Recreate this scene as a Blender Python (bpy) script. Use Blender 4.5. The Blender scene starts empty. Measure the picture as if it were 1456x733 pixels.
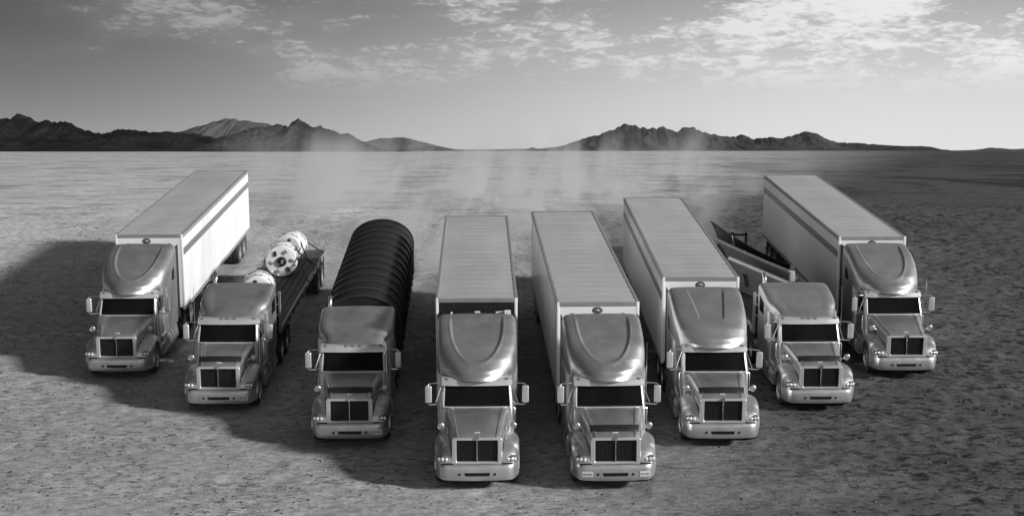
import bpy, bmesh, math, random
import numpy as np
from mathutils import Matrix, Vector

random.seed(7)
np.random.seed(7)
rad = math.radians
SC = bpy.context.scene
COL = SC.collection

# ------------------------------------------------------------------ camera
SLOPE = rad(7.70)            # the near ground is a gentle grade that rises away from the camera
CAM_H, YAW, PIVOT = 15.239, rad(1.2195), 60.0
ROT = Matrix.Rotation(SLOPE, 4, 'X') @ Matrix.Rotation(YAW, 4, 'Z')
def rig(x, y, z=0.0, yaw=0.0):                      # grade frame -> world matrix
    return ROT @ Matrix.Translation((x, y - PIVOT, z)) @ Matrix.Rotation(yaw, 4, 'Z')
cam_loc = (ROT @ Matrix.Translation((0, -PIVOT, CAM_H))).translation
cam = bpy.data.cameras.new('camera')
cam.sensor_width = 36.0
cam.lens = 2150.3 / 1456 * 36.0
cam.clip_start, cam.clip_end = 0.5, 90000.0
cam_o = bpy.data.objects.new('camera', cam)
COL.objects.link(cam_o)
cam_o.location = cam_loc
cam_o.rotation_euler = (rad(90 - 4.057), 0, 0)
SC.camera = cam_o

# ------------------------------------------------------------------ sky, sun, exposure
SUN_EL, SUN_FRONT = rad(22), rad(22)
sun_dir = Vector((math.cos(SUN_EL) * math.cos(SUN_FRONT), -math.cos(SUN_EL) * math.sin(SUN_FRONT), math.sin(SUN_EL)))
world = bpy.data.worlds.new('World')
SC.world = world
world.use_nodes = True

class NT:
    """tiny node-tree writer"""
    def __init__(self, tree):
        self.t = tree
        tree.nodes.clear()
    def n(self, kind, **kw):
        nd = self.t.nodes.new(kind)
        ins = kw.pop('ins', {})
        for k, v in kw.items():
            setattr(nd, k, v)
        for k, v in ins.items():
            self.set(nd.inputs[k], v)
        return nd
    def set(self, sock, v):
        if isinstance(v, bpy.types.NodeSocket):
            self.t.links.new(v, sock)
        elif isinstance(v, bpy.types.Node):
            self.t.links.new(v.outputs[0], sock)
        else:
            sock.default_value = v
    def m(self, op, a, b=None, c=None, clamp=False):
        nd = self.t.nodes.new('ShaderNodeMath')
        nd.operation = op
        nd.use_clamp = clamp
        for i, v in enumerate((a, b, c)):
            if v is not None:
                self.set(nd.inputs[i], v)
        return nd.outputs[0]
    def ramp(self, v, lo, hi, a=0.0, b=1.0, smooth=True):
        nd = self.t.nodes.new('ShaderNodeMapRange')
        nd.interpolation_type = 'SMOOTHSTEP' if smooth else 'LINEAR'
        self.set(nd.inputs['Value'], v)
        for k, x in (('From Min', lo), ('From Max', hi), ('To Min', a), ('To Max', b)):
            self.set(nd.inputs[k], x)
        return nd.outputs['Result']
    def mix(self, f, a, b):                                # floats
        nd = self.t.nodes.new('ShaderNodeMix')
        nd.data_type = 'FLOAT'
        self.set(nd.inputs[0], f); self.set(nd.inputs[2], a); self.set(nd.inputs[3], b)
        return nd.outputs[0]
    def noise(self, vec, scale, detail=4.0, rough=0.55, dist=0.0):
        nd = self.n('ShaderNodeTexNoise', ins={'Scale': scale, 'Detail': detail, 'Roughness': rough, 'Distortion': dist})
        if vec is not None:
            self.set(nd.inputs['Vector'], vec)
        return nd.outputs[0]
    def scaled(self, vec, s, loc=(0, 0, 0)):
        nd = self.n('ShaderNodeMapping')
        self.set(nd.inputs['Vector'], vec)
        nd.inputs['Scale'].default_value = s
        nd.inputs['Location'].default_value = loc
        return nd.outputs[0]

w = NT(world.node_tree)
tc = w.n('ShaderNodeTexCoord')
sky = w.n('ShaderNodeTexSky', sky_type='NISHITA', sun_disc=False, sun_elevation=SUN_EL,
          sun_rotation=rad(90) + SUN_FRONT, air_density=1.0, dust_density=1.0, ozone_density=1.0)
sky_r = w.n('ShaderNodeSeparateColor', ins={'Color': sky}).outputs[0]      # black-and-white film behind a red filter
D = tc.outputs['Generated']
sep = w.n('ShaderNodeSeparateXYZ', ins={'Vector': D})
dx, dy, dz = sep.outputs
zz = w.m('MAXIMUM', dz, 0.0)
dotS = w.m('SUBTRACT', w.m('MULTIPLY', dx, math.cos(SUN_FRONT)), w.m('MULTIPLY', dy, math.sin(SUN_FRONT)))
q = w.ramp(dotS, -0.70, -0.12)                                                # the side of the sky towards the sun
hz1 = w.m('EXPONENT', w.m('MULTIPLY', zz, -17.0))
hz2 = w.m('EXPONENT', w.m('MULTIPLY', w.m('MULTIPLY', zz, zz), -60.0))
clear_l = w.m('ADD', 0.008, w.m('MULTIPLY', hz1, 0.34))
clear_r = w.m('ADD', 0.02, w.m('MULTIPLY', hz2, 0.84))
base = w.mix(q, clear_l, clear_r)
low = w.m('EXPONENT', w.m('MULTIPLY', zz, -1.6))
base10 = w.m('MULTIPLY', base, 10.0)
clear = w.mix(w.m('MULTIPLY', low, 0.9), w.m('MULTIPLY', sky_r, 0.32), base10)
# thin rows of high cloud
c1 = w.noise(w.scaled(D, (30, 30, 110)), 1.0, 5.0, 0.55, 0.4)
c2 = w.noise(w.scaled(D, (105, 105, 330), (3, 1, 7)), 1.0, 4.0, 0.6, 0.5)
cb = w.noise(w.scaled(D, (7, 7, 26), (0.6, 4.1, 1.2)), 1.0, 3.0, 0.5)
cover = w.m('ADD', w.m('ADD', w.m('MULTIPLY', c1, 0.45), w.m('MULTIPLY', c2, 0.55)), w.m('MULTIPLY', w.m('SUBTRACT', cb, 0.5), 0.9))
cover = w.m('ADD', cover, w.m('MULTIPLY', w.m('SUBTRACT', q, 0.64), 0.18))
puff = w.ramp(cover, 0.47, 0.66)
band = w.ramp(zz, 0.030, 0.062)
high = w.ramp(zz, 0.55, 0.12, 0.12, 1.0)
alpha = w.m('MULTIPLY', w.m('MULTIPLY', puff, band), w.m('MULTIPLY', high, 0.85))
veil = w.m('MULTIPLY', w.ramp(cb, 0.42, 0.72), w.m('MULTIPLY', w.ramp(zz, 0.02, 0.07), 0.45))
lum = w.mix(q, 3.0, 8.8)
clouded = w.mix(alpha, w.mix(veil, clear, w.m('MULTIPLY', lum, 0.8)), lum)
comb = w.n('ShaderNodeCombineColor', ins={'Red': clouded, 'Green': clouded, 'Blue': clouded})
bg = w.n('ShaderNodeBackground', ins={'Color': comb, 'Strength': 0.1})
w.n('ShaderNodeOutputWorld', ins={'Surface': bg})

sun = bpy.data.lights.new('sun', 'SUN')
sun.energy, sun.angle, sun.color = 5.0, rad(5.0), (1, 1, 1)
sun_o = bpy.data.objects.new('sun', sun)
COL.objects.link(sun_o)
sun_o.rotation_euler = sun_dir.to_track_quat('Z', 'Y').to_euler()

SC.view_settings.view_transform = 'Standard'
SC.view_settings.look = 'None'
SC.view_settings.exposure = 0.0
SC.view_settings.gamma = 1.0
SC.render.engine = 'CYCLES'
cy = SC.cycles
cy.use_denoising = True
cy.max_bounces, cy.diffuse_bounces, cy.glossy_bounces = 6, 3, 4
cy.transmission_bounces, cy.volume_bounces = 4, 1
cy.volume_max_steps = 48
cy.sample_clamp_indirect = 4.0

# ------------------------------------------------------------------ materials (all neutral: the photograph is black and white)
MATS = {}
def mat(name, v, rough=0.5, metal=0.0, coat=0.0, var=0.0, scale=3.0, bump=0.0, dirt=0.0, spec=0.5, piece=0.0, stretch=(1, 1, 1)):
    if name in MATS:
        return MATS[name]
    m = bpy.data.materials.new(name)
    m.use_nodes = True
    t = NT(m.node_tree)
    b = t.n('ShaderNodeBsdfPrincipled', ins={'Metallic': metal, 'Coat Weight': coat, 'Specular IOR Level': spec, 'Coat Roughness': 0.12})
    co = t.n('ShaderNodeTexCoord').outputs['Object']
    val = None
    wp = t.n('ShaderNodeNewGeometry').outputs['Position']
    n1 = t.noise(t.scaled(wp, stretch), scale, 5.0, 0.6)
    k = t.ramp(n1, 0.3, 0.7, 1.0 - var, 1.0 + var, False)
    val = t.m('MULTIPLY', k, v)
    if piece:
        r = t.n('ShaderNodeObjectInfo').outputs['Random']
        val = t.m('MULTIPLY', val, t.ramp(r, 0, 1, 1 - piece, 1 + piece, False))
    rr = t.ramp(n1, 0.3, 0.7, max(0.03, rough - 0.06), min(1, rough + 0.08), False)
    if dirt:
        n2 = t.noise(t.scaled(wp, (1, 1, 0.35)), 3.5, 6.0, 0.65)
        dz_ = t.n('ShaderNodeSeparateXYZ', ins={'Vector': co}).outputs[2]
        low_ = t.ramp(dz_, 0.2, 1.9, 1.0, 0.35)
        f = t.m('MULTIPLY', t.m('MULTIPLY', t.ramp(n2, 0.38, 0.75), low_), dirt)
        val = t.mix(f, val, 0.30)
        rr = t.mix(f, rr, 0.85)
    cc = t.n('ShaderNodeCombineColor', ins={'Red': val, 'Green': val, 'Blue': val})
    t.set(b.inputs['Base Color'], cc)
    t.set(b.inputs['Roughness'], rr)
    if bump:
        bp = t.n('ShaderNodeBump', ins={'Strength': bump, 'Distance': 0.02})
        t.set(bp.inputs['Height'], t.noise(co, scale * 6, 4.0, 0.6))
        t.set(b.inputs['Normal'], bp)
    t.n('ShaderNodeOutputMaterial', ins={'Surface': b})
    MATS[name] = m
    return m

PAINT = mat('silver_paint', 0.58, 0.37, 0.89, 0.06, 0.06, 1.6, dirt=0.35)
PAINT2 = mat('silver_trim_paint', 0.62, 0.34, 0.5, 0.4, 0.05, 2.0, dirt=0.3)
BUMPER = mat('bumper_paint', 0.60, 0.30, 0.8, 0.2, 0.05, 2.0, dirt=0.4)
CHROME = mat('chrome', 0.72, 0.16, 1.0, 0, 0.04, 4.0)
ALU = mat('aluminium', 0.50, 0.38, 0.8, 0, 0.08, 3.0, dirt=0.25)
WHITE = mat('white_panel_paint', 0.84, 0.34, 0.0, 0.3, 0.04, 0.8, dirt=0.38, piece=0.055, stretch=(1, 1, 0.3))
WHITER = mat('white_front_paint', 0.86, 0.4, 0.0, 0.2, 0.03, 0.9, dirt=0.15)
ROOFM = mat('trailer_roof_skin', 0.46, 0.55, 0.15, 0, 0.06, 0.9, piece=0.035, stretch=(1.0, 0.25, 1))
RAIL = mat('grey_rail', 0.30, 0.5, 0.3, 0, 0.08, 3.0)
STRIPE = mat('stripe_paint', 0.17, 0.42, 0.0, 0.2, 0.06, 2.0)
BLACK = mat('black_plastic', 0.012, 0.45, 0, 0, 0.2, 6.0)
FRAME = mat('chassis_black', 0.02, 0.6, 0.2, 0, 0.3, 4.0, dirt=0.15)
RUBBER = mat('tyre_rubber', 0.018, 0.8, 0, 0, 0.25, 8.0, bump=0.2, dirt=0.25)
GLASS = mat('dark_cab_glass', 0.006, 0.06, 0, 0, 0.1, 1.0, spec=0.22)
MESHM = mat('grille_mesh', 0.03, 0.5, 0.3, 0, 0.2, 20.0)
LENS = mat('headlamp_lens', 0.16, 0.12, 0.4, 1.0, 0.35, 12.0)
LAMPCUP = mat('headlamp_reflector', 0.8, 0.15, 0.45, 0, 0.35, 30.0)
AMBER = mat('marker_lens', 0.16, 0.25, 0, 0.6, 0.1, 6.0)
TARP = mat('black_tarpaulin', 0.011, 0.55, 0, 0, 0.25, 1.4, bump=0.15)
BOW = mat('tarpaulin_bow', 0.022, 0.5, 0, 0, 0.2, 2.0)
WOOD = mat('weathered_deck_plank', 0.06, 0.8, 0, 0, 0.5, 1.6, bump=0.3, piece=0.55, stretch=(3, 0.3, 1))
STEEL = mat('grey_steel', 0.27, 0.45, 0.35, 0, 0.10, 1.5, dirt=0.3)
STEELL = mat('pale_steel_edge', 0.55, 0.4, 0.4, 0, 0.08, 2.0)
DARKST = mat('black_steel', 0.006, 0.6, 0.0, 0, 0.3, 2.0)
DRUMW = mat('white_drum_paint', 0.72, 0.45, 0, 0.1, 0.08, 2.5, dirt=0.35)
PLATE = mat('plate_white', 0.62, 0.5, 0, 0, 0.05, 6.0)
PLATED = mat('plate_print', 0.22, 0.5, 0, 0, 0.05, 6.0)

# ------------------------------------------------------------------ mesh helpers
class MB:
    def __init__(self):
        self.v, self.f = [], []
    def add(self, vs, fs):
        o = len(self.v)
        self.v += [tuple(p) for p in vs]
        self.f += [tuple(i + o for i in f) for f in fs]
        return self
    def box(self, x0, x1, y0, y1, z0, z1, bev=0.0, seg=1):
        bm = bmesh.new()
        bmesh.ops.create_cube(bm, size=1.0)
        for v in bm.verts:
            v.co = Vector(((x0 + x1) / 2 + v.co.x * (x1 - x0), (y0 + y1) / 2 + v.co.y * (y1 - y0), (z0 + z1) / 2 + v.co.z * (z1 - z0)))
        if bev:
            bmesh.ops.bevel(bm, geom=bm.edges[:], offset=bev, segments=seg, affect='EDGES', profile=0.6)
        bm.verts.index_update()
        self.add([v.co[:] for v in bm.verts], [[v.index for v in f.verts] for f in bm.faces])
        bm.free()
        return self
    def hexa(self, p):                         # eight corners: bottom ring then top ring
        return self.add(p, [(3, 2, 1, 0), (4, 5, 6, 7), (0, 1, 5, 4), (1, 2, 6, 5), (2, 3, 7, 6), (3, 0, 4, 7)])
    def grid(self, fn, nu, nv, closed_u=False):
        vs = [fn(i / nu, j / nv) for j in range(nv + 1) for i in range(nu + (0 if closed_u else 1))]
        c = nu if closed_u else nu + 1
        fs = []
        for j in range(nv):
            for i in range(nu):
                a, b = j * c + i, j * c + (i + 1) % c
                fs.append((a, b, b + c, a + c))
        return self.add(vs, fs)
    def tube(self, pts, r, n=8, cap=True):
        pts = [Vector(p) for p in pts]
        rs = r if isinstance(r, (list, tuple)) else [r] * len(pts)
        prev = None
        rings = []
        for i, p in enumerate(pts):
            d = (pts[min(i + 1, len(pts) - 1)] - pts[max(i - 1, 0)]).normalized()
            up = prev if prev is not None else (Vector((0, 0, 1)) if abs(d.z) < 0.9 else Vector((1, 0, 0)))
            a = d.cross(up).normalized()
            b = a.cross(d).normalized()
            prev = b
            rings.append([p + (a * math.cos(2 * math.pi * k / n) + b * math.sin(2 * math.pi * k / n)) * rs[i] for k in range(n)])
        vs = [q for rg in rings for q in rg]
        fs = [(i * n + k, i * n + (k + 1) % n, (i + 1) * n + (k + 1) % n, (i + 1) * n + k) for i in range(len(pts) - 1) for k in range(n)]
        if cap:
            fs += [tuple(range(n - 1, -1, -1)), tuple(range((len(pts) - 1) * n, len(pts) * n))]
        return self.add(vs, fs)
    def lathe(self, prof, axis='X', n=28, c=(0, 0, 0)):      # prof: (along, radius)
        vs, fs = [], []
        for a, r in prof:
            for k in range(n):
                t = 2 * math.pi * k / n
                p, s = r * math.cos(t), r * math.sin(t)
                q = {'X': (a, p, s), 'Y': (p, a, s), 'Z': (p, s, a)}[axis]
                vs.append((q[0] + c[0], q[1] + c[1], q[2] + c[2]))
        m = len(prof)
        for i in range(m - 1):
            for k in range(n):
                fs.append((i * n + k, i * n + (k + 1) % n, (i + 1) * n + (k + 1) % n, (i + 1) * n + k))
        return self.add(vs, fs)
    def loft(self, secs, closed=False, cap=False):
        n = len(secs[0])
        vs = [p for s in secs for p in s]
        fs = []
        for i in range(len(secs) - 1):
            for k in range(n if closed else n - 1):
                fs.append((i * n + k, i * n + (k + 1) % n, (i + 1) * n + (k + 1) % n, (i + 1) * n + k))
        if cap:
            fs += [tuple(range(n)), tuple(range((len(secs) - 1) * n, len(secs) * n))]
        return self.add(vs, fs)
    def prism(self, poly, y0, y1):             # polygon in x-z, extruded along y
        n = len(poly)
        vs = [(x, y0, z) for x, z in poly] + [(x, y1, z) for x, z in poly]
        return self.add(vs, [tuple(range(n)), tuple(range(2 * n - 1, n - 1, -1))] + [(i, i + n, (i + 1) % n + n, (i + 1) % n) for i in range(n)])
    def ell(self, c, r, nu=16, nv=10):
        return self.grid(lambda a, b: (c[0] + r[0] * math.cos(2 * math.pi * a) * math.sin(math.pi * b), c[1] + r[1] * math.sin(2 * math.pi * a) * math.sin(math.pi * b), c[2] - r[2] * math.cos(math.pi * b)), nu, nv, True)
    def mesh(self, name, m, ang=35, weld=True):
        me = bpy.data.meshes.new(name)
        me.from_pydata(self.v, [], self.f)
        bm = bmesh.new()
        bm.from_mesh(me)
        if weld:
            bmesh.ops.remove_doubles(bm, verts=bm.verts[:], dist=1e-5)
        bmesh.ops.recalc_face_normals(bm, faces=bm.faces[:])
        bm.to_mesh(me)
        bm.free()
        me.materials.append(m)
        me.shade_smooth()
        me.set_sharp_from_angle(angle=rad(ang))
        return me

CACHE = {}
def part(name, key, build, m, parent, loc=(0, 0, 0), rot=(0, 0, 0), scl=(1, 1, 1), ang=35):
    """a part of its own; alike parts share one mesh"""
    if key not in CACHE:
        b = MB()
        build(b)
        CACHE[key] = b.mesh(key, m, ang)
    o = bpy.data.objects.new(name, CACHE[key])
    COL.objects.link(o)
    o.parent = parent
    o.location, o.rotation_euler, o.scale = loc, rot, scl
    return o
def tag(o, label=None, cat=None, group=None, kind=None):
    for k, v in (('label', label), ('category', cat), ('group', group), ('kind', kind)):
        if v:
            o[k] = v
    return o
def thing(name, label, cat, matrix, group=None):
    o = bpy.data.objects.new(name, None)
    COL.objects.link(o)
    o.empty_display_size = 0.3
    o.matrix_basis = matrix
    return tag(o, label, cat, group)
def lerp_tab(tab, x):
    if x <= tab[0][0]:
        return tab[0][1]
    for (a, p), (b, q_) in zip(tab, tab[1:]):
        if x <= b:
            t = (x - a) / (b - a)
            return p + (q_ - p) * t
    return tab[-1][1]
def smooth_tab(tab, n=6):                     # Catmull-Rom resample of a table
    out = []
    for i in range(len(tab) - 1):
        p0, p1, p2, p3 = tab[max(i - 1, 0)], tab[i], tab[i + 1], tab[min(i + 2, len(tab) - 1)]
        for k in range(n):
            t = k / n
            out.append((p1[0] + (p2[0] - p1[0]) * t, 0.5 * (2 * p1[1] + (p2[1] - p0[1]) * t + (2 * p0[1] - 5 * p1[1] + 4 * p2[1] - p3[1]) * t * t + (3 * p1[1] - p0[1] - 3 * p2[1] + p3[1]) * t ** 3)))
    return out + [tab[-1]]
def sstep(a, b, x):
    t = min(1, max(0, (x - a) / (b - a)))
    return t * t * (3 - 2 * t)

# value noise in numpy
_perm = np.random.RandomState(3).permutation(512)
_val = np.random.RandomState(4).rand(512) * 2 - 1
def vnoise(x, y):
    xi, yi = np.floor(x).astype(np.int64), np.floor(y).astype(np.int64)
    fx, fy = x - xi, y - yi
    fx, fy = fx * fx * fx * (fx * (fx * 6 - 15) + 10), fy * fy * fy * (fy * (fy * 6 - 15) + 10)
    def h(a, b):
        return _val[_perm[(_perm[a & 511] + b) & 511]]
    return (h(xi, yi) * (1 - fx) + h(xi + 1, yi) * fx) * (1 - fy) + (h(xi, yi + 1) * (1 - fx) + h(xi + 1, yi + 1) * fx) * fy
def fbm(x, y, o=4, g=0.5):
    s, a = 0, 1.0
    for k in range(o):
        s = s + a * vnoise(x * 2 ** k + 17.3 * k, y * 2 ** k - 9.1 * k)
        a *= g
    return s
def ridged(x, y, o=4):
    s, a = 0, 1.0
    for k in range(o):
        s = s + a * (1 - 2 * np.abs(vnoise(x * 2 ** k + 5.7 * k, y * 2 ** k + 3.1 * k)))
        a *= 0.5
    return s

# ------------------------------------------------------------------ ground: grade under the trucks, level plain beyond
TS = math.tan(SLOPE)
Y1, EASE = 20.0, 14.0
Y0, EASE0 = -27.0, 20.0
PLAIN = TS * Y1 + TS * EASE / 2
def profile(Y):
    Y = np.asarray(Y, float)
    t = np.clip((Y - Y1) / EASE, 0, 1)
    z = np.where(Y < Y1, TS * Y, TS * Y1 + TS * EASE * (t - t * t / 2))
    u = np.clip((Y0 - Y) / EASE0, 0, 1)
    zn = TS * Y0 - TS * EASE0 * (u - u * u / 2)
    return np.where(Y < Y0, zn, z)
def axis(lo, hi, step, far_lo, far_hi, g=1.16):
    mid = list(np.arange(lo, hi + 1e-6, step))
    a, d = [], step
    p = lo
    while p > far_lo:
        d *= g
        p -= d
        a.append(p)
    b, d = [], step
    p = mid[-1]
    while p < far_hi:
        d *= g
        p += d
        b.append(p)
    return np.array(a[::-1] + mid + b)
gx = axis(-23, 25, 0.17, -40000, 40000)
gy = axis(-26, 34, 0.15, -2000, 60000, 1.12)
GX, GY = np.meshgrid(gx, gy)
side = 1 / (1 + np.exp(-(GX - 13 - 0.0 * GY + 5 * fbm(GX / 14, GY / 14, 2)) / 3.0))
fade = np.exp(-np.maximum(0, np.abs(GX) - 24) / 25) * np.exp(-np.maximum(0, GY - 34) / 60)
rough_l = 0.022 * fbm(GX / 0.75, GY / 0.6, 3) - 0.06 * np.clip(fbm(GX / 0.50 + 40, GY / 0.42, 2) - 0.5, 0, 1)
rough_r = 0.06 * ridged(GX / 0.85 + 0.6 * fbm(GX / 3, GY / 3, 2), GY / 0.55 + 0.5 * fbm(GX / 2.5 + 9, GY / 2.5, 2), 3) - 0.05
swell = 0.05 * fbm(GX / 9, GY / 9, 2)
# shallow wheel ruts behind every truck
track = np.zeros_like(GX)
for tx, ty, th in ((-12.93, 52.1, -.03), (-8.67, 48.1, -.85), (-4.04, 44.5, .75), (-.12, 40.7, .1), (3.8, 40.6, .82), (7.42, 44.2, -.73), (11.23, 47.8, 0), (15.16, 51.7, -.15)):
    p0 = rig(tx, ty).translation
    hx, hy = -math.sin(rad(th) + YAW), math.cos(rad(th) + YAW)
    al = (GX - p0.x) * hx + (GY - p0.y) * hy
    ac = (GX - p0.x) * hy - (GY - p0.y) * hx + 0.35 * np.sin(al / 23 + tx) * np.clip((al - 22) / 60, 0, 1)
    on = np.clip((al - 1.0) / 2, 0, 1) * np.clip((120 - al) / 60, 0, 1)
    for s_ in (-.95, .95):
        track = np.maximum(track, on * np.exp(-((ac - s_) / .27) ** 4) * (0.65 + 0.35 * vnoise(GX * 1.3, GY * 1.1)))
GZ = profile(GY) + fade * ((1 - side) * rough_l + side * rough_r) * 1.0 + swell * fade * 0.25 - 0.012 - 0.018 * track * fade
ny_, nx_ = GX.shape
idx = np.arange(ny_ * nx_).reshape(ny_, nx_)
gf = np.stack([idx[:-1, :-1], idx[:-1, 1:], idx[1:, 1:], idx[1:, :-1]], -1).reshape(-1, 4)
gme = bpy.data.meshes.new('desert_ground')
gme.vertices.add(ny_ * nx_)
gme.vertices.foreach_set('co', np.stack([GX, GY, GZ], -1).astype(np.float32).ravel())
gme.loops.add(gf.size)
gme.loops.foreach_set('vertex_index', gf.ravel().astype(np.int32))
gme.polygons.add(len(gf))
gme.polygons.foreach_set('loop_start', (np.arange(len(gf)) * 4).astype(np.int32))
gme.polygons.foreach_set('loop_total', np.full(len(gf), 4, np.int32))
gme.update(calc_edges=True)
gme.shade_smooth()
at_ = gme.attributes.new('track', 'FLOAT', 'POINT')
at_.data.foreach_set('value', track.astype(np.float32).ravel())
gm = bpy.data.materials.new('salt_crust')
gm.use_nodes = True
t = NT(gm.node_tree)
P = t.n('ShaderNodeTexCoord').outputs['Object']
sx = t.n('ShaderNodeSeparateXYZ', ins={'Vector': P})
wob = t.noise(P, 0.05, 4.0, 0.6)
# bare damp mud starts to the right of the trucks, salt crust everywhere else
edge = t.m('ADD', sx.outputs[0], t.m('MULTIPLY', t.m('SUBTRACT', wob, 0.5), 26.0))
beyond = t.m('MAXIMUM', t.m('SUBTRACT', sx.outputs[1], 10.0), 0.0)
mud = t.ramp(t.m('DIVIDE', t.m('SUBTRACT', edge, t.m('MULTIPLY', beyond, 0.125)), t.m('ADD', 70.0, beyond)), -0.01, 0.18)
big = t.noise(t.scaled(P, (0.35, 0.6, 1)), 0.5, 5.0, 0.6)
fine = t.noise(t.scaled(P, (1.0, 1.6, 1)), 2.6, 6.0, 0.68)
pk = t.noise(t.scaled(P, (0.62, 1.5, 1)), 4.6, 4.0, 0.6, 0.15)
pk2 = t.noise(t.scaled(P, (0.22, 0.45, 1)), 1.0, 2.0, 0.5)
pock = t.m('MULTIPLY', t.ramp(pk, 0.54, 0.66), t.ramp(pk2, 0.34, 0.62))
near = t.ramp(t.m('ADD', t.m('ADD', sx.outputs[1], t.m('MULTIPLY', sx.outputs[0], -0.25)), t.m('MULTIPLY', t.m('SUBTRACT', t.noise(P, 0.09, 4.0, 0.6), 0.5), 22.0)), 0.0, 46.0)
crust = t.mix(near, 0.33, 0.58)                      # greyer near soil, partly shade put into its colour, cleaner salt farther out
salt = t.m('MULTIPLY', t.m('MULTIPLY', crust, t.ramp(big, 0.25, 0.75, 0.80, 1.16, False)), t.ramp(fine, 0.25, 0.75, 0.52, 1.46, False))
pk3 = t.noise(t.scaled(P, (0.30, 0.42, 1), (5, 2, 0)), 1.0, 5.0, 0.66, 0.5)
salt = t.mix(t.m('MULTIPLY', pock, 0.72), salt, 0.07)
salt = t.mix(t.m('MULTIPLY', t.m('MULTIPLY', t.ramp(pk3, 0.53, 0.64), 0.7), t.ramp(sx.outputs[1], 4.0, 40.0)), salt, 0.09)
pk4 = t.noise(t.scaled(P, (0.16, 0.045, 1), (1, 8, 0)), 1.0, 6.0, 0.68, 0.3)
pk5 = t.noise(t.scaled(P, (0.05, 0.008, 1), (4, 3, 0)), 1.0, 6.0, 0.7, 0.3)
far4 = t.m('MULTIPLY', t.ramp(pk4, 0.50, 0.60), t.ramp(sx.outputs[1], 30.0, 90.0))
far5 = t.m('MULTIPLY', t.ramp(pk5, 0.50, 0.60), t.ramp(sx.outputs[1], 90.0, 260.0))
flats = t.m('MAXIMUM', far4, far5)                        # wind-scoured patches out on the plain
salt = t.mix(t.m('MULTIPLY', flats, 0.5), salt, 0.12)
mudv = t.m('MULTIPLY', t.m('MULTIPLY', 0.088, t.ramp(big, 0.25, 0.75, 0.75, 1.25, False)), t.ramp(fine, 0.25, 0.75, 0.65, 1.35, False))
rip = t.m('ADD', t.m('MULTIPLY', t.noise(t.scaled(P, (0.9, 1.5, 1)), 2.6, 4.0, 0.62, 0.3), 0.82), t.m('MULTIPLY', t.noise(t.scaled(P, (0.35, 0.9, 1)), 0.55, 4.0, 0.6, 0.4), 0.18))
mudv = t.mix(t.m('MULTIPLY', t.ramp(rip, 0.49, 0.60), 0.85), mudv, 0.012)  # dark ripple streaks: relief shading put into the mud colour
mudv = t.mix(t.m('MULTIPLY', flats, 0.85), mudv, 0.012)
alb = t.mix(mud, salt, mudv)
alb = t.mix(t.m('MULTIPLY', t.n('ShaderNodeAttribute', attribute_name='track').outputs['Fac'], 0.30), alb, t.m('MULTIPLY', alb, 0.45))
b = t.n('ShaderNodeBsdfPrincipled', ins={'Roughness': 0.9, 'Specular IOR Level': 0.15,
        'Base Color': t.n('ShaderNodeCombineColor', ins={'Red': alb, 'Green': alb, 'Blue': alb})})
bp = t.n('ShaderNodeBump', ins={'Strength': 0.8, 'Distance': 0.06})
t.set(bp.inputs['Height'], t.m('SUBTRACT', t.m('ADD', fine, t.m('MULTIPLY', t.noise(P, 9.0, 4.0, 0.6), 0.35)), t.m('MULTIPLY', pock, 0.6)))
t.set(b.inputs['Normal'], bp)
t.n('ShaderNodeOutputMaterial', ins={'Surface': b})
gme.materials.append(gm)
ground = bpy.data.objects.new('desert_ground', gme)
COL.objects.link(ground)
tag(ground, kind='structure')

# loose grit and clods on the near ground
rs = np.random.RandomState(11)
NG = 15000
cx_ = rs.uniform(-23, 24, NG * 3)
cy_ = rs.uniform(-25, 24, NG * 3)
keep = (fbm(cx_ / 3.0 + 7, cy_ / 3.0, 3) + rs.uniform(-.9, .6, NG * 3)) > 0.0
cx_, cy_ = cx_[keep][:NG], cy_[keep][:NG]
NG = len(cx_)
ix = np.clip(np.searchsorted(gx, cx_), 0, nx_ - 1)
iy = np.clip(np.searchsorted(gy, cy_), 0, ny_ - 1)
cz_ = GZ[iy, ix] + TS * (cy_ - gy[iy]) + 0.003
sz = 0.012 + 0.05 * rs.rand(NG) ** 3.5
base_o = np.array([(1, 0, 0), (0, 1, 0), (-1, 0, 0), (0, -1, 0), (0, 0, .75), (0, 0, -.5)])
ang_ = rs.uniform(0, 6.28, NG)
jit = base_o[None] * rs.uniform(.6, 1.35, (NG, 6, 1)) * sz[:, None, None]
gvx = jit[..., 0] * np.cos(ang_)[:, None] - jit[..., 1] * np.sin(ang_)[:, None] + cx_[:, None]
gvy = jit[..., 0] * np.sin(ang_)[:, None] + jit[..., 1] * np.cos(ang_)[:, None] + cy_[:, None]
gvz = jit[..., 2] + cz_[:, None]
oct_f = np.array([(0, 1, 4), (1, 2, 4), (2, 3, 4), (3, 0, 4), (1, 0, 5), (2, 1, 5), (3, 2, 5), (0, 3, 5)])
cf = (oct_f[None] + 6 * np.arange(NG)[:, None, None]).reshape(-1, 3)
cme = bpy.data.meshes.new('grit')
cme.vertices.add(NG * 6)
cme.vertices.foreach_set('co', np.stack([gvx, gvy, gvz], -1).astype(np.float32).ravel())
cme.loops.add(cf.size)
cme.loops.foreach_set('vertex_index', cf.ravel().astype(np.int32))
cme.polygons.add(len(cf))
cme.polygons.foreach_set('loop_start', (np.arange(len(cf)) * 3).astype(np.int32))
cme.polygons.foreach_set('loop_total', np.full(len(cf), 3, np.int32))
cme.update(calc_edges=True)
cme.materials.append(mat('grit_stone', 0.12, 0.9, 0, 0, 0.5, 2.0, spec=0.1))
grit = bpy.data.objects.new('grit', cme)
COL.objects.link(grit)
tag(grit, 'loose dark grit scattered over the near ground', 'grit', kind='stuff')

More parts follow.
